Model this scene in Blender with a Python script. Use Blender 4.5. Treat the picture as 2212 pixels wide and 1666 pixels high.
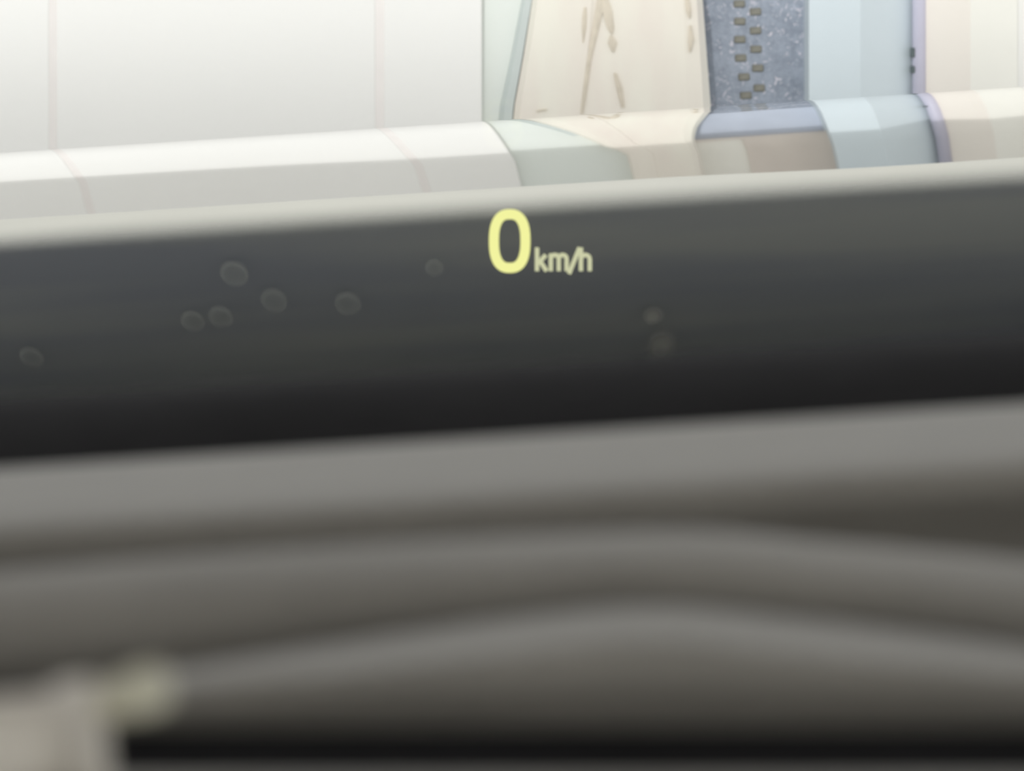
import bpy, bmesh, math, random
from mathutils import Vector, Matrix
random.seed(7)
scene = bpy.context.scene
COL = scene.collection
for o in list(bpy.data.objects): bpy.data.objects.remove(o)

# ------------------------------------------------------------------ camera
F = 7000.0                    # focal length in pixels of the 2212 x 1666 frame
EYE = Vector((0, 0, 1.25))
HOR = -200.0                  # image row of the horizon (shift lens, camera level)
cam = bpy.data.cameras.new('camera'); co = bpy.data.objects.new('camera', cam); COL.objects.link(co)
co.location = EYE; co.rotation_euler = (math.pi/2, 0, 0)
cam.sensor_fit = 'HORIZONTAL'; cam.sensor_width = 36.0
cam.lens = F/2212*36.0
cam.shift_y = -(833-HOR)/2212.0
cam.clip_start = 0.02; cam.clip_end = 200
cam.dof.use_dof = True; cam.dof.focus_distance = 3.0
cam.dof.aperture_fstop = cam.lens/1000*1000/4.0     # 4 mm pupil
scene.camera = co
# ------------------------------------------------------------------ light
w = bpy.data.worlds.new('overcast_sky'); scene.world = w; w.use_nodes = True
bg = w.node_tree.nodes['Background']
bg.inputs[0].default_value = (0.975, 0.985, 1.0, 1); bg.inputs[1].default_value = 1.2
sl = bpy.data.lights.new('sun', 'SUN'); so = bpy.data.objects.new('sun', sl); COL.objects.link(so)
sl.energy = 1.3; sl.angle = math.radians(1.3); sl.color = (1.0, 0.99, 0.985)
SUN_EL, SUN_AZ = math.radians(30), math.radians(14)     # from behind and left of the camera
sd = Vector((math.sin(SUN_AZ)*math.cos(SUN_EL), math.cos(SUN_AZ)*math.cos(SUN_EL), -math.sin(SUN_EL)))
so.rotation_euler = sd.to_track_quat('-Z', 'Y').to_euler()
so.location = (-3, -6, 8)
vs = scene.view_settings
vs.view_transform = 'Standard'; vs.look = 'None'; vs.gamma = 1.0; vs.exposure = 0.0; vs.use_curve_mapping = False

# ------------------------------------------------------------------ helpers
def lin(r, g, b):
    f = lambda c: (c/255/12.92) if c/255 <= 0.04045 else ((c/255+0.055)/1.055)**2.4
    return (f(r), f(g), f(b), 1)

def mat(name, col, rough=0.6, metal=0.0, var=0.06, scale=8.0, stretch=(1,1,1), bump=0.0, col2=None, spec=0.5, detail=4):
    m = bpy.data.materials.new(name); m.use_nodes = True
    nt = m.node_tree; N = nt.nodes; L = nt.links
    p = N['Principled BSDF']
    tc = N.new('ShaderNodeTexCoord'); mp = N.new('ShaderNodeMapping'); mp.inputs['Scale'].default_value = stretch
    L.new(tc.outputs['Object'], mp.inputs[0])
    nz = N.new('ShaderNodeTexNoise'); nz.inputs['Scale'].default_value = scale; nz.inputs['Detail'].default_value = detail
    L.new(mp.outputs[0], nz.inputs['Vector'])
    cr = N.new('ShaderNodeValToRGB')
    c2 = col2 if col2 else tuple(c*(1-2*var) for c in col[:3]) + (1,)
    cr.color_ramp.elements[0].position = 0.32; cr.color_ramp.elements[0].color = c2
    cr.color_ramp.elements[1].position = 0.68; cr.color_ramp.elements[1].color = col
    L.new(nz.outputs['Fac'], cr.inputs[0]); L.new(cr.outputs[0], p.inputs['Base Color'])
    p.inputs['Roughness'].default_value = rough; p.inputs['Metallic'].default_value = metal
    p.inputs['Specular IOR Level'].default_value = spec
    if bump:
        b = N.new('ShaderNodeBump'); b.inputs['Strength'].default_value = bump; b.inputs['Distance'].default_value = 0.01
        L.new(nz.outputs['Fac'], b.inputs['Height']); L.new(b.outputs[0], p.inputs['Normal'])
    return m

def obj(name, verts, faces, m, parent=None, smooth=False):
    me = bpy.data.meshes.new(name); me.from_pydata([tuple(v) for v in verts], [], faces)
    bm = bmesh.new(); bm.from_mesh(me); bmesh.ops.recalc_face_normals(bm, faces=bm.faces); bm.to_mesh(me); bm.free()
    o = bpy.data.objects.new(name, me); COL.objects.link(o)
    if m: me.materials.append(m)
    if smooth:
        for p in me.polygons: p.use_smooth = True
    if parent: o.parent = parent
    return o
def obj_bm(name, bm, m, parent=None, smooth=False):
    me = bpy.data.meshes.new(name); bmesh.ops.recalc_face_normals(bm, faces=bm.faces); bm.to_mesh(me); bm.free()
    o = bpy.data.objects.new(name, me); COL.objects.link(o); me.materials.append(m)
    if smooth:
        for p in me.polygons: p.use_smooth = True
    if parent: o.parent = parent
    return o
def tag(o, label=None, cat=None, group=None, kind=None):
    if label: o['label'] = label
    if cat: o['category'] = cat
    if group: o['group'] = group
    if kind: o['kind'] = kind
    return o
def empty(name, loc, rot=(0,0,0)):
    o = bpy.data.objects.new(name, None); COL.objects.link(o); o.location = loc; o.rotation_euler = rot
    o.empty_display_size = 0.1
    return o
def at(x, y, Y):            # point at depth Y seen at image position x, y
    return Vector(((x-1106)*Y/F, Y, EYE.z-(y-HOR)*Y/F))
def fx(x, Y=12.0): return (x-1106)*Y/F
def box_bm(x0, x1, y0, y1, z0, z1, bev=0.0, seg=2):
    bm = bmesh.new()
    bmesh.ops.create_cube(bm, size=1.0, matrix=Matrix.Translation(((x0+x1)/2, (y0+y1)/2, (z0+z1)/2)) @ Matrix.Diagonal((x1-x0, y1-y0, z1-z0, 1)))
    if bev: bmesh.ops.bevel(bm, geom=bm.edges[:], offset=bev, segments=seg, affect='EDGES', profile=0.5)
    return bm
def prism(outline, z0, z1):     # plan outline (x, y) extruded upright
    n = len(outline)
    v = [(x, y, z0) for x, y in outline] + [(x, y, z1) for x, y in outline]
    f = [(i, (i+1) % n, n+(i+1) % n, n+i) for i in range(n)] + [tuple(range(n)), tuple(range(2*n-1, n-1, -1))]
    return v, f

# ------------------------------------------------------------------ materials
M = {}
M['white_panel'] = mat('white_render', lin(244,243,240), 0.6, var=0.01, scale=1.2)
M['joint'] = mat('joint_filler', lin(243,238,235), 0.8, var=0.02)
M['pale_green'] = mat('pale_green_render', lin(234,239,234), 0.7, var=0.03, scale=2)
M['cream_stone'] = mat('stained_cream_stone', lin(241,237,225), 0.75, scale=3.0, stretch=(2.2,2.2,0.55), col2=lin(236,227,217), bump=0.05, detail=6)
M['stain'] = mat('brown_water_stain', lin(226,216,199), 0.85, var=0.08, scale=20)
M['cream_paint'] = mat('cream_paint', lin(245,238,229), 0.65, var=0.02, scale=2)
M['blue_paint'] = mat('pale_blue_paint', lin(216,227,233), 0.6, var=0.02, scale=3)
M['off_white'] = mat('off_white_paint', lin(246,244,236), 0.65, var=0.02, scale=2)
M['strip'] = mat('grey_green_shadow', lin(206,214,212), 0.7, var=0.05, scale=4)  # tone of the shadow beside the stone
M['added_slab'] = mat('reflection_brightener', lin(200,208,224), 0.6, var=0.08, scale=3, stretch=(1,1,0.5))
M['cowl'] = mat('pale_cowl_plastic', lin(206,204,194), 0.9, var=0.03, scale=6, spec=0.1)
M['lavender'] = mat('lavender_grey_metal', lin(206,204,222), 0.45, var=0.03, scale=5)
M['bracket'] = mat('dark_green_bracket', lin(96,108,110), 0.6, var=0.1, scale=30)
M['brown_tile'] = mat('olive_brown_tile', lin(142,140,130), 0.8, var=0.12, scale=40)
M['added_eave'] = mat('added_eave_board', lin(194,191,181), 0.7, var=0.02, scale=2)
M['soffit'] = mat('brown_soffit', lin(232,222,213), 0.8, var=0.08, scale=3)
M['asphalt'] = mat('pale_concrete', lin(214,213,211), 0.95, var=0.1, scale=40)
M['silver'] = mat('silver_car_paint', (0.975,0.975,0.97,1), 0.035, metal=1.0, var=0.01, scale=3)
M['border'] = None
M['black'] = mat('black_trim', lin(62,62,64), 1.0, var=0.1, scale=40, spec=0.06)
M['grey_pad'] = mat('grey_soft_dashboard', lin(176,173,166), 0.55, var=0.05, scale=60, spec=0.25)
M['deck'] = mat('grey_carpet', lin(180,178,175), 0.8, var=0.05, scale=40)
M['vent'] = mat('pale_vent_strip', lin(225,230,226), 0.6, var=0.03, scale=40)
M['roof'] = mat('headliner_cloth', lin(208,205,201), 0.95, var=0.05, scale=60)
M['stalk'] = mat('pale_beige_plastic', lin(250,244,232), 0.5, var=0.02, scale=30)
M['stalk_tip'] = mat('olive_grey_plastic', lin(240,238,216), 0.5, var=0.02, scale=30)

# granite: blue grey with fine pale and pinkish flecks
def granite():
    m = bpy.data.materials.new('blue_grey_granite'); m.use_nodes = True
    N = m.node_tree.nodes; L = m.node_tree.links; p = N['Principled BSDF']
    tc = N.new('ShaderNodeTexCoord')
    n1 = N.new('ShaderNodeTexNoise'); n1.inputs['Scale'].default_value = 22; n1.inputs['Detail'].default_value = 8; n1.inputs['Roughness'].default_value = 0.75
    n2 = N.new('ShaderNodeTexNoise'); n2.inputs['Scale'].default_value = 34; n2.inputs['Detail'].default_value = 3; n2.inputs['Distortion'].default_value = 2.0
    L.new(tc.outputs['Object'], n1.inputs['Vector']); L.new(tc.outputs['Object'], n2.inputs['Vector'])
    r1 = N.new('ShaderNodeValToRGB'); e = r1.color_ramp.elements
    e[0].position = 0.3; e[0].color = lin(130,139,153); e[1].position = 0.72; e[1].color = lin(176,184,199)
    r2 = N.new('ShaderNodeValToRGB'); e = r2.color_ramp.elements
    e[0].position = 0.60; e[0].color = (0,0,0,1); e[1].position = 0.69; e[1].color = (1,1,1,1)
    L.new(n1.outputs['Fac'], r1.inputs[0]); L.new(n2.outputs['Fac'], r2.inputs[0])
    mx = N.new('ShaderNodeMixRGB'); mx.inputs[2].default_value = lin(220,216,226)
    L.new(r2.outputs[0], mx.inputs[0]); L.new(r1.outputs[0], mx.inputs[1]); L.new(mx.outputs[0], p.inputs['Base Color'])
    p.inputs['Roughness'].default_value = 0.75
    b = N.new('ShaderNodeBump'); b.inputs['Strength'].default_value = 0.3; b.inputs['Distance'].default_value = 0.01
    L.new(n1.outputs['Fac'], b.inputs['Height']); L.new(b.outputs[0], p.inputs['Normal'])
    return m
M['granite'] = granite()

# black ceramic border of the windscreen: opaque, dotted out towards its upper edge
def border_mat():
    m = bpy.data.materials.new('black_ceramic_border'); m.use_nodes = True
    nt = m.node_tree; N = nt.nodes; L = nt.links; p = N['Principled BSDF']; out = N['Material Output']
    at_ = N.new('ShaderNodeAttribute'); at_.attribute_name = 'fade'; at_.attribute_type = 'GEOMETRY'
    tr = N.new('ShaderNodeBsdfTransparent'); mx = N.new('ShaderNodeMixShader')
    L.new(at_.outputs['Fac'], mx.inputs[0]); L.new(p.outputs[0], mx.inputs[1]); L.new(tr.outputs[0], mx.inputs[2]); L.new(mx.outputs[0], out.inputs['Surface'])
    tc = N.new('ShaderNodeTexCoord'); mp = N.new('ShaderNodeMapping'); mp.inputs['Scale'].default_value = (0.25, 1, 2.5)
    nz = N.new('ShaderNodeTexNoise'); nz.inputs['Scale'].default_value = 9; nz.inputs['Detail'].default_value = 2
    L.new(tc.outputs['Object'], mp.inputs[0]); L.new(mp.outputs[0], nz.inputs['Vector'])
    cr = N.new('ShaderNodeValToRGB'); e = cr.color_ramp.elements
    e[0].position = 0.35; e[0].color = lin(140,145,154); e[1].position = 0.65; e[1].color = lin(160,164,164)
    L.new(nz.outputs['Fac'], cr.inputs[0]); L.new(cr.outputs[0], p.inputs['Base Color'])
    p.inputs['Roughness'].default_value = 0.6; p.inputs['Specular IOR Level'].default_value = 0.2
    return m
M['border'] = border_mat()

def glass_mat():
    m = bpy.data.materials.new('clear_windscreen_glass'); m.use_nodes = True
    nt = m.node_tree; N = nt.nodes; L = nt.links; out = N['Material Output']; N.remove(N['Principled BSDF'])
    tr = N.new('ShaderNodeBsdfTransparent'); tr.inputs[0].default_value = (0.985, 0.99, 0.985, 1)
    gl = N.new('ShaderNodeBsdfGlossy'); gl.inputs['Roughness'].default_value = 0.02
    mx = N.new('ShaderNodeMixShader'); mx.inputs[0].default_value = 0.02
    L.new(tr.outputs[0], mx.inputs[1]); L.new(gl.outputs[0], mx.inputs[2]); L.new(mx.outputs[0], out.inputs['Surface'])
    return m
M['glass'] = glass_mat()
def emit(name, col, s):
    m = bpy.data.materials.new(name); m.use_nodes = True
    nt = m.node_tree; N = nt.nodes; L = nt.links; N.remove(N['Principled BSDF'])
    e = N.new('ShaderNodeEmission'); e.inputs[0].default_value = col; e.inputs[1].default_value = s
    L.new(e.outputs[0], N['Material Output'].inputs['Surface']); return m
M['digit'] = emit('yellow_display_light', lin(243,244,160), 1.0)
M['unit'] = emit('dim_display_light', lin(204,206,168), 1.0)
def film(name, col, a):
    m = bpy.data.materials.new(name); m.use_nodes = True
    nt = m.node_tree; N = nt.nodes; L = nt.links; p = N['Principled BSDF']
    p.inputs['Base Color'].default_value = col; p.inputs['Roughness'].default_value = 0.7
    nz = N.new('ShaderNodeTexNoise'); nz.inputs['Scale'].default_value = 60
    tc = N.new('ShaderNodeTexCoord'); L.new(tc.outputs['Object'], nz.inputs['Vector'])
    mr = N.new('ShaderNodeMapRange'); mr.inputs['To Min'].default_value = a*0.8; mr.inputs['To Max'].default_value = a*1.2
    L.new(nz.outputs['Fac'], mr.inputs['Value'])
    an = N.new('ShaderNodeAttribute'); an.attribute_name = 'film_amount'; an.attribute_type = 'GEOMETRY'
    mu = N.new('ShaderNodeMath'); mu.operation = 'MULTIPLY'; L.new(mr.outputs[0], mu.inputs[0]); L.new(an.outputs['Fac'], mu.inputs[1])
    L.new(mu.outputs[0], p.inputs['Alpha'])
    return m
M['spot'] = film('dried_water_film', lin(215,220,215), 0.2)
M['spot_rim'] = film('dried_water_rim', lin(210,215,210), 0.17)
M['smudge'] = film('dusty_smudge', lin(215,215,208), 0.5)

# ------------------------------------------------------------------ the street and the facade (depth 12 m)
D = 12.0
SHADE_TOP = 3.0
gv = [(-14,-8,0),(14,-8,0),(14,22,0),(-14,22,0),(-14,-8,-0.2),(14,-8,-0.2),(14,22,-0.2),(-14,22,-0.2)]
tag(obj('floor', gv, [(0,1,2,3),(4,7,6,5),(0,4,5,1),(1,5,6,2),(2,6,7,3),(3,7,4,0)], M['asphalt']), 'pale concrete ground in front of the facade', 'ground', kind='structure')
H = 1.99    # facade height up to the added cornice
# white panelled wall at the left
wl = tag(obj_bm('wall_left', box_bm(fx(-1600), fx(1038), D+0.005, D+0.9, 0, H), M['joint']), 'white panelled wall left of the pale gap', 'wall', kind='structure')
for a, b in ((-1590, -704), (-690, 106), (122, 811), (829, 1041)):
    obj_bm('panel', box_bm(fx(a), fx(b), D, D+0.04, 0, H, 0.006), M['white_panel'], wl)
# pale wall set back behind the tapered stone
tag(obj_bm('wall_back', box_bm(fx(1039), fx(1395), D+0.045, D+0.4, 0, H), M['pale_green']), 'pale green-grey wall recessed in the gap beside the white panels', 'wall', kind='structure')
# blue grey granite wall with a staggered double row of brown squares
gd = D+0.16
gw = tag(obj_bm('wall_right', box_bm(fx(1400, gd), fx(1760, gd), gd, gd+0.25, 0, H), M['granite']), 'speckled blue-grey granite wall between cream stone and blue column', 'wall', kind='structure')
obj_bm('added_slab', box_bm(fx(1420, gd), fx(1755, gd), gd-0.012, gd+0.01, 0.985, 1.529, 0.003), M['added_slab'], gw)['label'] = 'added pale blue-grey slab that brightens the bonnet reflection'  # out of view, added so the granite mirrors brighter in the bonnet
tile_me = None
for (x, y) in [(1597,8),(1632,25),(1598,46),(1632,66),(1598,85),(1633,106),(1600,125),(1637,147),(1607,166),(1640,190),(1611,206),
               (1595,-32),(1630,-14),(1593,-70),(1629,-52)]:
    p = at(x, y, gd)
    if tile_me is None:
        t = obj_bm('tile', box_bm(-0.0215, 0.0215, -0.008, 0.01, -0.0135, 0.0135, 0.004, 1), M['brown_tile'], gw); tile_me = t.data
    else:
        t = bpy.data.objects.new('tile', tile_me); COL.objects.link(t); t.parent = gw
    t.location = p; t.rotation_euler = (0, random.uniform(-0.05, 0.05), 0)
# tapered cream stone
def stone():
    # outline rows: height, left x, right x (image columns at the facade), upwards
    rows = [(0.0,1088,1556),(0.30,1100,1546),(0.52,1112,1535),(0.70,1131,1527),(0.907,1150,1518),(1.10,1178,1496),(1.30,1212,1470),
            (1.45,1236,1456),(1.53,1250,1450),(1.60,1274,1448),(1.68,1288,1447),(H,1292,1446)]
    root = empty('stone_pillar', (fx(1320), D+0.25, 0))
    prof = [(0.0, 0.11), (0.0, 0.05), (0.03, 0.012), (0.12, 0.0), (0.345, -0.005), (0.36, 0.0), (0.88, 0.0), (0.96, 0.010), (1.0, 0.05), (1.0, 0.16)]
    ox, oy = fx(1320), D+0.25
    v = []; f = []
    for (z, a, b) in rows:
        for (t, dy) in prof: v.append((fx(a+(b-a)*t)-ox, D-0.05+dy-oy, z))
    n = len(prof)
    for i in range(len(rows)-1):
        for j in range(n): f.append((i*n+j, i*n+(j+1) % n, (i+1)*n+(j+1) % n, (i+1)*n+j))
    f.append(tuple(range(n))); f.append(tuple(range(len(v)-1, len(v)-n-1, -1)))
    obj('body', v, f, M['cream_stone'], root)
    gs = [(0.30,1096),(0.52,1108),(0.70,1127),(0.907,1147),(1.10,1176),(1.30,1210)]  # strip coloured as the shadow along the stone's left edge
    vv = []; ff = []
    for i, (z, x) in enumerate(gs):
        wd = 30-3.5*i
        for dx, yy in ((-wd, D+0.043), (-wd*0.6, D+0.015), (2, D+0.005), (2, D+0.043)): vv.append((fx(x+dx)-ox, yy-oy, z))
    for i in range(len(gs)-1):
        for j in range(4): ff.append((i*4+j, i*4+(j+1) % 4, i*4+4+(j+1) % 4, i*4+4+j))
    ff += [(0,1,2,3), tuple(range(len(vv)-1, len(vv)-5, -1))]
    obj('edge_shadow', vv, ff, M['strip'], root)['label'] = 'shadow along the slanted left edge, made as a grey-green strip'
    def streak(pts, wd):
        vv = []; ff = []
        for i, (x, y, k) in enumerate(pts):
            hw = wd*k*0.75
            for dx, dd in ((-hw, 0), (0, -0.004), (hw, 0), (0, 0.02)):
                p = at(x+dx, y, D-0.056); vv.append((p.x-ox, p.y+dd-oy, p.z))
        for i in range(len(pts)-1):
            for j in range(4): ff.append((i*4+j, i*4+(j+1) % 4, i*4+4+(j+1) % 4, i*4+4+j))
        ff += [(0,1,2,3), tuple(range(len(vv)-1, len(vv)-5, -1))]
        obj('stain', vv, ff, M['stain'], root)
    streak([(1264,16,0.5),(1263,35,1),(1262,60,1),(1260,92,0.2)], 7)
    streak([(1298,-10,1),(1294,25,1.2),(1284,75,0.9),(1272,130,0.7),(1264,190,0.7),(1257,246,0.6)], 9)
    streak([(1306,-10,0.8),(1312,25,1.4),(1319,60,1),(1322,72,0.3)], 10)
    streak([(1320,76,0.3),(1323,92,1.3),(1325,112,0.3)], 10)
    streak([(1329,158,0.5),(1338,190,1),(1346,232,0.6)], 8)
    streak([(1484,-10,0.7),(1488,20,1),(1490,38,0.3)], 7)
    streak([(1492,55,0.3),(1494,85,1),(1491,112,0.3)], 7)
    streak([(1158,240,0.2),(1170,238,1),(1182,236,0.2)], 7)
    return root
tag(stone(), 'tapered cream stone pillar with brown stain streaks', 'pillar')
# pale blue column: broad front face, turned side face
bx = empty('column', (fx(1860), D+0.2, 0))
def column(root, outline, m, name='shaft'):
    l = root.location
    v, f = prism([(x-l.x, y-l.y) for x, y in outline], 0, H); return obj(name, v, f, m, root)
column(bx, [(fx(1745),D-0.05),(fx(1855),D-0.06),(fx(1978),D+0.09),(fx(1978),D+0.6),(fx(1745),D+0.6)], M['blue_paint'])
tag(bx, 'pale blue column with two flat faces beside the granite wall', 'column')
# lavender downpipe
dp = empty('downpipe', (fx(1990), D+0.06, 0))
bm = bmesh.new(); bmesh.ops.create_cone(bm, cap_ends=True, segments=20, radius1=0.026, radius2=0.026, depth=H, matrix=Matrix.Translation((0,0,H/2)))
obj_bm('tube', bm, M['lavender'], dp, True)
for y, s in ((115, 1.0), (152, 0.7), (-180, 1.0)):
    z = at(0, y, D).z
    obj_bm('bracket', box_bm(-0.031, -0.018, -0.022, 0.03, z-0.018*s, z+0.018*s, 0.003, 1), M['bracket'], dp)
tag(dp, 'thin lavender-grey downpipe between blue and cream columns', 'pipe')
# cream column
cx = empty('column', (fx(2100), D+0.2, 0))
column(cx, [(fx(2003),D+0.05),(fx(2094),D-0.03),(fx(2094),D+0.6),(fx(2003),D+0.6)], M['cream_paint'])
column(cx, [(fx(2094),D-0.03),(fx(2197),D-0.01),(fx(2197),D+0.6),(fx(2094),D+0.6)], M['off_white'], 'lit_face')  # second face coloured apart to stand for its different lighting
tag(cx, 'cream column right of the downpipe, its differently lit face coloured off-white', 'column')
wr = tag(obj_bm('wall_far_right', box_bm(fx(2198), fx(4200), D+0.02, D+0.9, 0, H), M['white_panel']), 'white wall at the right edge beside cream column', 'wall', kind='structure')
# brown lintel over the granite
ln = empty('trim_2', (fx(1600), D+0.1, 0)); tag(ln, 'brown lintel above the granite wall', 'lintel', kind='structure')
obj_bm('beam', box_bm(fx(1432)-ln.location.x, fx(1745)-ln.location.x, -0.02, 0.05, 1.53, 1.57, 0.0), M['soffit'], ln)
obj_bm('plate', box_bm(fx(1555)-ln.location.x, fx(1745)-ln.location.x, -0.02, 0.05, 1.57, H-0.003, 0.0), M['soffit'], ln)
obj_bm('plate', box_bm(fx(1432)-ln.location.x, fx(1555)-ln.location.x, -0.01, 0.05, 1.57, H-0.003, 0.0), M['off_white'], ln)
# unseen eave over the facade, put in and sized to shade the upper wall
ev = tag(obj_bm('added_cornice', box_bm(fx(-1700), fx(4300), D-0.70, D+1.0, H, H+0.22, 0.01), M['white_panel']), 'unseen pale cornice along the facade top, sized to cast shade', 'cornice', kind='structure')

obj_bm('added_fascia', box_bm(fx(-1700), fx(4300), D-0.72, D-0.70, H-0.04, H+0.24, 0.006), M['added_eave'], ev)
# unseen house added behind the driver so its shadow darkens the lower facade
hs = empty('wall_added_shade', (0, -9, 0)); tag(hs, 'unseen pale house added across the street to shade the facade', 'house', kind='structure')
obj_bm('body', box_bm(-14, 14, -5, 0, 0, 13.2, 0.05), M['off_white'], hs)
# ------------------------------------------------------------------ the car, standing on a cross slope (leans 3.7 degrees)
ROLL = math.radians(3.7)
ROT = Matrix.Rotation(-ROLL, 3, 'Y')
C0 = Vector((0, 1.0, -1.24))
car = empty('car', EYE + ROT @ C0, (0, -ROLL, 0))
tag(car, 'car seen from the driver seat: silver bonnet, dark windscreen border, grey dashboard', 'car')
def cp(x, y, d):            # image position and distance -> car coordinates
    dx, dy = x-1106, y-HOR
    c = Vector(((dx*math.cos(ROLL)-dy*math.sin(ROLL))*d/F, d, -(dx*math.sin(ROLL)+dy*math.cos(ROLL))*d/F))
    return c - C0
def cc(X, d, h): return Vector((X, d, h)) - C0     # metres from the eye in the car's frame
def grid(name, rows, m, parent, smooth=True, thick=0.0):
    n = len(rows[0]); v = [p for r in rows for p in r]
    f = [(i*n+j, i*n+j+1, (i+1)*n+j+1, (i+1)*n+j) for i in range(len(rows)-1) for j in range(n-1)]
    o = obj(name, v, f, m, parent, smooth)
    if thick:
        md = o.modifiers.new('thickness', 'SOLIDIFY'); md.thickness = thick; md.offset = 0
    return o
def spline(pts, n):         # Catmull-Rom through points given as tuples
    out = []
    P = [pts[0]]+list(pts)+[pts[-1]]
    for i in range(1, len(P)-2):
        for k in range(n):
            t = k/n
            out.append(tuple(0.5*((2*P[i][q])+(-P[i-1][q]+P[i+1][q])*t+(2*P[i-1][q]-5*P[i][q]+4*P[i+1][q]-P[i+2][q])*t*t+(-P[i-1][q]+3*P[i][q]-3*P[i+1][q]+P[i+2][q])*t**3) for q in range(len(pts[0]))))
    out.append(tuple(pts[-1])); return out
def interp(tab, x):
    for (a, b), (c, d) in zip(tab, tab[1:]):
        if x <= c or (c, d) == tab[-1]:
            t = (x-a)/(c-a); return b+(d-b)*t

# bonnet: slope along its length integrated from the crest (distance 3.2 m) towards the windscreen
def bonnet():
    s0 = -(257-HOR)/F                    # slope at the crest = sight line
    n = 120; step = (3.2-1.87)/n
    crown = spline([(-0.72,0.76),(-0.41,0.79),(-0.17,0.87),(-0.02,1.0),(0.16,1.1),(0.33,1.1),(0.72,1.08)], 8)   # length of the rolled front across the car
    flat = spline([(-0.72,0.0),(-0.41,-0.0005),(-0.17,-0.005),(-0.02,-0.009),(0.16,-0.01),(0.33,-0.01),(0.72,-0.01)], 8)
    def profile(L, s1):
        d = 3.2; h = s0*3.2; prof = [(d, h)]
        for i in range(n):
            u = (3.2-(d-step/2))/L
            slope = s0 + (s1-s0)*min(1, u) + 0.005*max(0, u-1)*L
            d -= step; h -= slope*step; prof.append((d, h))
        front = []; d = 3.2; h = s0*3.2
        for i in range(24):              # rolls over the nose
            slope = s0 - 0.05*(i+0.5) - 0.004*(i+0.5)**2
            d += 0.012; h += slope*0.012; front.append((d, h))
        return front[::-1]+prof
    xs = [-0.72+1.44*i/72 for i in range(73)]
    cols = [profile(interp(crown, x), interp(flat, x)) for x in xs]
    rows = [[cc(x, cols[j][i][0], cols[j][i][1]) for j, x in enumerate(xs)] for i in range(len(cols[0]))]
    return grid('hood', rows, M['silver'], car, True, 0.0)
hood = bonnet(); hood['label'] = 'glossy silver bonnet mirroring the facade'

# windscreen
GA = math.radians(30); GB = (1.8, -1000/F*1.8)
def glass_pt(X, s, off=0.0):
    return cc(X, GB[0]-s*math.cos(GA)-off*math.sin(GA), GB[1]+s*math.sin(GA)-0.0-off*math.cos(GA) - 0.01*X*X)
def s_at(y):                # distance up the glass where the central column meets image row y
    q = (y-HOR)/F/math.cos(ROLL)*1.0
    return (-GB[1]-q*GB[0])/(math.sin(GA)-q*math.cos(GA))
def windscreen():
    xs = [-0.66+1.32*i/24 for i in range(25)]
    o = grid('windshield', [[glass_pt(x*(1-0.1*s), s) for x in xs] for s in [-0.16+i*1.26/20 for i in range(21)]], M['glass'], car, True, 0.004)
    o['label'] = 'clear raked windscreen glass'
    s1 = s_at(396); s0 = s_at(460)
    ss = [-0.16+i*(s0+0.16)/12 for i in range(13)] + [s0+(s1-s0)*i/12 for i in range(1, 13)]
    b = grid('black_border', [[glass_pt(x*(1-0.1*s), s, 0.004) for x in xs] for s in ss], M['border'], o, True)
    at_ = b.data.attributes.new('fade', 'FLOAT', 'POINT')
    n = len(xs)
    for i, s in enumerate(ss):
        t = max(0, min(1, (s-s0)/(s1-s0))); t = t*t*(3-2*t)
        for j in range(n): at_.data[i*n+j].value = t
    b['label'] = 'dark grey ceramic border along the foot of the windscreen'
    return o
ws = windscreen()

# dashboard ------------------------------------------------------
def line(y, slope=-0.0635): return lambda x: y+slope*(x-1106)
def tabf(tab): 
    pts = spline(tab, 8)
    return lambda x: interp(pts, x)
def ext(fn, x):             # beyond the central stretch the edge runs on level with the car
    c = min(max(x, -900), 3200); return fn(c)-0.0635*(x-c)
def sheet(name, prof, m, parent, n=5, half=0.62):
    reach = int(half/prof[-1][1]*F)
    XS = sorted(set([x for x in range(-900, 3201, 50) if abs(x-1106) < reach] + [1106+sg*(2100+i*(reach-2100)//8) for sg in (-1, 1) for i in range(1, 9) if reach > 2100] + [1106-reach, 1106+reach]))
    # prof: list of (function giving the image row for a column, distance) from far to near, smoothed
    rows_c = []
    for x in XS: rows_c.append(spline([(ext(fn, x), d) for fn, d in prof], n))
    rows = [[cp(x, rows_c[j][i][0], rows_c[j][i][1]) for j, x in enumerate(XS)] for i in range(len(rows_c[0]))]
    return grid(name, rows, m, parent, True, 0.0015)
dash = sheet('dashboard', [(line(1400),0.455),(line(1080),0.452),(line(975),0.445),(line(955),0.43),(line(985),0.41),(line(1045),0.378),(line(1085),0.366),(line(1115),0.3645),(line(1150),0.3665),(line(1240),0.376),(line(1400),0.39)], M['grey_pad'], car)
dash['label'] = 'soft grey dashboard top, blurred in the foreground'
trim = sheet('black_trim', [(line(1300),0.53),(line(850),0.525),(line(802),0.505),(line(815),0.485),(line(860),0.472),(line(930),0.463),(line(1010),0.458),(line(1200),0.456)], M['black'], dash)
trim['label'] = 'black trim strip behind the grey dashboard top'
cowl = sheet('cowl_strip', [(line(470),1.975),(line(425),1.97),(line(408),1.95),(line(411),1.91),(line(424),1.85),(line(450),1.78),(line(490),1.72)], M['cowl'], car, half=0.66)
cowl['label'] = 'pale matt strip between bonnet and windscreen'
deck = grid('rear_deck', [[cc(x, d, h) for x in [-0.66+1.32*i/12 for i in range(13)]] for d, h in ((0.50,-0.13),(0.7,-0.15),(1.1,-0.215),(1.5,-0.27),(1.80,-0.31),(1.90,-0.32),(1.94,-0.322))], M['grey_pad'], dash, True, 0.004)
deck['label'] = 'grey shelf between the trim and the foot of the windscreen'
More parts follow.
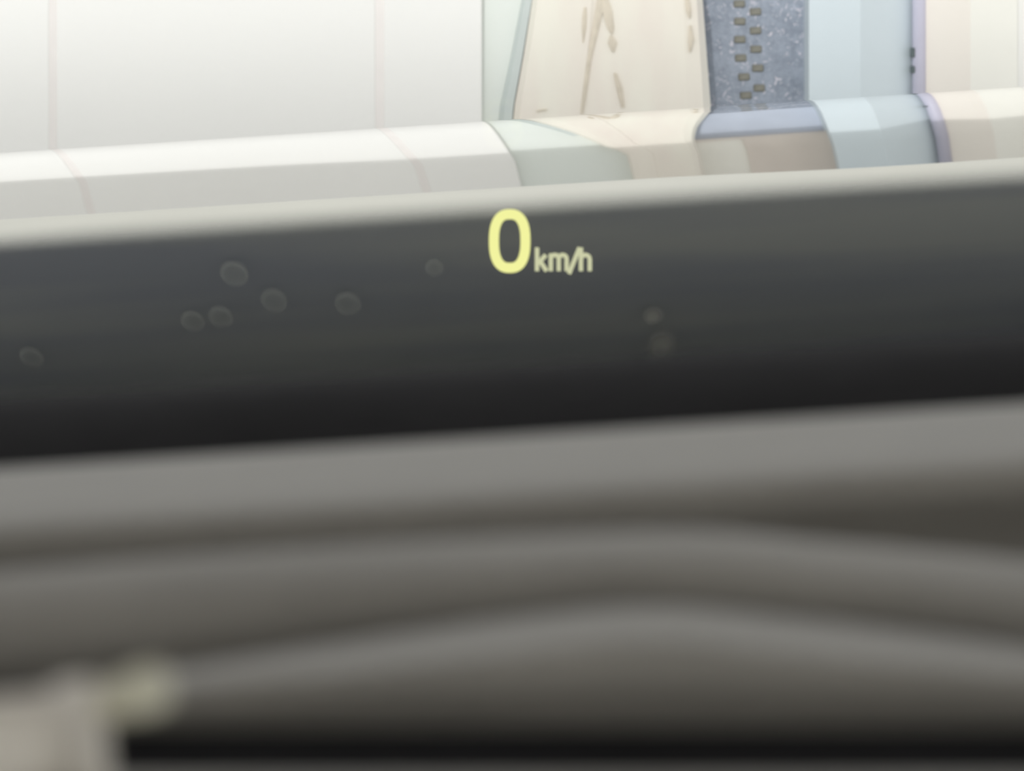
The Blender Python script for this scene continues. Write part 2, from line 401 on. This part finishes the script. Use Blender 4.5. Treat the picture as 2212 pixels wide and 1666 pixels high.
r2 = tabf([(-900,1330),(-400,1290),(0,1255),(400,1222),(800,1195),(1106,1178),(1500,1165),(1800,1190),(2212,1228),(2700,1290),(3200,1370)])
r3 = tabf([(-900,1640),(-400,1570),(0,1515),(400,1462),(800,1402),(1106,1358),(1400,1332),(1700,1357),(2212,1420),(2700,1490),(3200,1590)])
def prop(k): return lambda x: r2(x)+k*(r3(x)-r2(x))/165
def off(fn, k): return lambda x: fn(x)+k
ih = sheet('instrument_hood', [(off(r2,320),0.338),(off(r2,60),0.337),(off(r2,6),0.334),(off(r2,0),0.330),(prop(25),0.323),(prop(66),0.3168),(prop(95),0.3152),(prop(130),0.3160),(prop(200),0.3205),(off(r2,400),0.330)], M['grey_pad'], dash)
ih['label'] = 'rounded grey hood over the instruments'
def mixf(fn, c, t): return lambda x: fn(x)*(1-t)+c*t
lip = sheet('instrument_lip', [(off(r3,300),0.304),(off(r3,60),0.303),(off(r3,6),0.300),(off(r3,0),0.296),(off(r3,30),0.288),(off(r3,62),0.279),(mixf(r3,1545,0.42),0.2768),(mixf(r3,1550,0.64),0.2772),(mixf(r3,1550,0.85),0.2800),(mixf(r3,1550,1.0),0.2855),(lambda x:1556,0.293)], M['grey_pad'], dash)
lip['label'] = 'raised grey front lip of the instrument hood'
rec = sheet('instrument_recess', [(lambda x:1480,0.294),(lambda x:1560,0.2935),(lambda x:1640,0.292),(lambda x:1700,0.291),(lambda x:1900,0.289)], M['black'], dash)
rec['label'] = 'black recess under the front lip'

cov = sheet('column_cover', [(lambda x:1900,0.262),(lambda x:1730,0.261),(lambda x:1708,0.258),(lambda x:1704,0.254),(lambda x:1725,0.248),(lambda x:1800,0.243)], M['grey_pad'], dash)
cov['label'] = 'grey cover edge at the bottom of the picture'

# control stalk at the lower left
def sweep(name, pts, m, parent, seg=20):   # pts: (x, y, d, radius in px)
    v = []; f = []
    P = [cp(x, y, d) for x, y, d, r in pts]
    for i, (x, y, d, r) in enumerate(pts):
        t = (P[min(i+1, len(P)-1)]-P[max(i-1, 0)]).normalized()
        up = Vector((0,0,1)); s = t.cross(up).normalized(); u = s.cross(t)
        R = r*d/F
        for k in range(seg):
            a = 2*math.pi*k/seg; v.append(P[i]+s*math.cos(a)*R+u*math.sin(a)*R)
    for i in range(len(pts)-1):
        for k in range(seg): f.append((i*seg+k, i*seg+(k+1) % seg, (i+1)*seg+(k+1) % seg, (i+1)*seg+k))
    f.append(tuple(range(seg))); f.append(tuple(range(len(v)-1, len(v)-seg-1, -1)))
    return obj(name, v, f, m, parent, True)
st = sweep('control_stalk', [(-420,1660,0.24,110),(-200,1640,0.243,110),(0,1612,0.246,108),(60,1606,0.247,106),(150,1596,0.248,104)], M['stalk'], car)
st['label'] = 'pale beige control stalk, out of focus at the lower left'
sweep('collar', [(138,1600,0.2475,106),(146,1598,0.2475,120),(156,1596,0.248,124),(200,1590,0.248,124),(212,1588,0.248,118),(218,1587,0.248,90)], M['stalk'], st)
sweep('tip', [(205,1530,0.250,36),(250,1512,0.250,42),(290,1500,0.250,50),(325,1490,0.250,54),(348,1485,0.250,48),(362,1482,0.250,36),(368,1481,0.250,14)], M['stalk_tip'], st)

vs_ = sweep('vent_strip', [(-400,1072,0.437,4),(-200,1062,0.436,9),(0,1049,0.434,11),(150,1038,0.433,10),(300,1026,0.432,8),(420,1016,0.432,3)], M['vent'], dash)
vs_['label'] = 'thin pale strip at the far left edge of the dashboard top'
# car roof, closed at the back and down the sides to the window line
def shell():
    prof = [(0.85,0.30),(0.5,0.33),(0.0,0.345),(-0.6,0.33),(-0.95,0.26),(-1.1,0.1)]
    rows = []
    for (y, z) in spline(prof, 3):
        rows.append([cc(x, y, z+dz) for x, dz in [(-0.62,-0.09),(-0.5,-0.03),(-0.25,-0.005),(0,0),(0.25,-0.005),(0.5,-0.03),(0.62,-0.09)]])
    return grid('roof', rows, M['roof'], car, True, 0.02)
rf = shell(); rf['label'] = 'cloth headliner above and behind the driver'
fl = obj_bm('cabin_floor', box_bm(-0.68, 0.68, -1.15, 0.9, -0.82, -0.76, 0.01), M['deck'], car); fl.location = cc(0, 0, 0)
fw = obj_bm('firewall', box_bm(-0.66, 0.66, 0.9, 0.94, -0.80, -0.21, 0.01), M['deck'], car); fw.location = cc(0, 0, 0)
for sx in (-1, 1):
    o = obj_bm('door', box_bm(-0.02, 0.02, -1.15, 1.2, -0.75, -0.12, 0.01), M['roof'], car); o.location = cc(sx*0.68, 0, 0)

# ------------------------------------------------------------------ head-up readout floating in front of the windscreen border
TD = 1.57
hud = empty('head_up_readout', at(1160, 588, TD))
tag(hud, 'glowing yellow head-up speed readout 0 km/h above the dashboard', 'display')
def ribbon(name, strokes, m, wpx, parent):
    base = parent.location; bm = bmesh.new()
    for pts, closed in strokes:
        n = len(pts); ring = []
        for i in range(n):
            a = Vector(pts[(i-1) % n] if (closed or i > 0) else pts[i]); b = Vector(pts[(i+1) % n] if (closed or i < n-1) else pts[i])
            t = (b-a).normalized(); nn = Vector((-t.y, t.x))*wpx/2; c = Vector(pts[i])
            q = []
            for s, dd in ((1,0),(-1,0),(-1,0.0008),(1,0.0008)):
                p = at(c.x+nn.x*s, c.y+nn.y*s, TD) - base; q.append(bm.verts.new((p.x, p.y+dd, p.z)))
            ring.append(q)
        for i in range(n if closed else n-1):
            A, B = ring[i], ring[(i+1) % n]
            for k in range(4): bm.faces.new((A[k], A[(k+1) % 4], B[(k+1) % 4], B[k]))
        if not closed:
            bm.faces.new(ring[0]); bm.faces.new(ring[-1][::-1])
    return obj_bm(name, bm, m, parent)
# zero: tall rounded oval
zp = []
for i in range(64):
    a = 2*math.pi*i/64; e = 0.79
    c, s = math.cos(a), math.sin(a)
    zp.append((1101+34*math.copysign(abs(c)**e, c), 521+58*math.copysign(abs(s)**e, s)))
ribbon('digit', [(zp, True)], M['digit'], 21.5, hud)
B = 586; XH = 551; T = 536
def arch(x0, x1, b=B, t=XH, n=8):
    pts = [(x0, b)]; cx_, r = (x0+x1)/2, (x1-x0)/2
    pts += [(cx_-r*math.cos(math.pi*k/n), t+r-r*math.sin(math.pi*k/n)) for k in range(n+1)]
    return pts+[(x1, b)]
ribbon('letter', [([(1160,T-1),(1160,B)], False), ([(1179,XH),(1162,570)], False), ([(1167,565),(1181,B)], False)], M['unit'], 9.2, hud)
ribbon('letter', [([(1190,XH-3),(1190,B)], False), (arch(1190,1207), False), (arch(1207,1224), False)], M['unit'], 9.2, hud)
ribbon('slash', [([(1252,535),(1229,592)], False)], M['unit'], 9.2, hud)
ribbon('letter', [([(1255,T-1),(1255,B)], False), (arch(1255,1274,t=XH), False)], M['unit'], 9.2, hud)

# ------------------------------------------------------------------ dried water spots and smudges on the glass
def spot(x, y, r, label, m=M['spot'], name='water_spot', tall=1.0, rim=True, group='dried water spots on the windscreen'):
    s = s_at(y + math.tan(ROLL)*(x-1106)); d = GB[0]-s*math.cos(GA)-0.02
    p = cp(x, y, d) + C0; wp = EYE + ROT @ p
    root = empty(name, wp, (ROT @ Matrix.Rotation(math.pi/2-GA, 3, 'X')).to_euler()); tall = tall*2.2
    k = d/F; bm = bmesh.new(); seg = 28
    rings = [(1.0,0.0),(0.93,0.0006),(0.6,0.001),(0.2,0.0012)] if rim else [(1.3,0.0),(1.05,0.0006),(0.8,0.001),(0.55,0.0011),(0.3,0.0012)]
    V = [[bm.verts.new((r*k*a*math.cos(2*math.pi*i/seg), -h, tall*r*k*a*math.sin(2*math.pi*i/seg))) for i in range(seg)] for a, h in rings]
    for A, Bq in zip(V, V[1:]):
        for i in range(seg): bm.faces.new((A[i], A[(i+1) % seg], Bq[(i+1) % seg], Bq[i]))
    bm.faces.new(V[-1])
    fo = obj_bm('film', bm, m, root, True)
    dens = [0.55,1,1,0.8] if rim else [0,0.2,0.55,0.85,1]
    da = fo.data.attributes.new('film_amount', 'FLOAT', 'POINT')
    for i in range(len(fo.data.vertices)): da.data[i].value = dens[i//seg]
    if rim:
        bm = bmesh.new(); V = [[bm.verts.new((r*k*a*math.cos(2*math.pi*i/seg), -h, tall*r*k*a*math.sin(2*math.pi*i/seg))) for i in range(seg)] for a, h in ((0.97,0.001),(0.86,0.0016),(0.72,0.0012))]
        for A, Bq in zip(V, V[1:]):
            for i in range(seg): bm.faces.new((A[i], A[(i+1) % seg], Bq[(i+1) % seg], Bq[i]))
        ro = obj_bm('rim', bm, M['spot_rim'], root, True)
        da = ro.data.attributes.new('film_amount', 'FLOAT', 'POINT')
        for i in range(len(ro.data.vertices)): da.data[i].value = (0.0,1.0,0.0)[i//seg]
    return tag(root, label, 'water spot' if rim else 'smudge', group if rim else None)
spot(506, 590, 31, 'round grey water spot, highest of the left cluster')
spot(592, 648, 29, 'round grey water spot right of the touching pair')
spot(751, 655, 29, 'lone grey water spot left of and below the speed readout')
spot(477, 683, 27, 'grey water spot, right one of the touching pair')
spot(416, 692, 26, 'faint grey water spot, left one of the touching pair')
spot(68, 770, 26, 'grey water spot near the left edge of the picture')
spot(938, 577, 20, 'small faint water spot just left of the zero')
spot(1428, 745, 32, 'tall pale smudge on the dark windscreen border', M['smudge'], 'smudge', 1.3, False)
spot(1410, 680, 22, 'small pale smudge above the tall smudge', M['smudge'], 'smudge', 1.0, False)
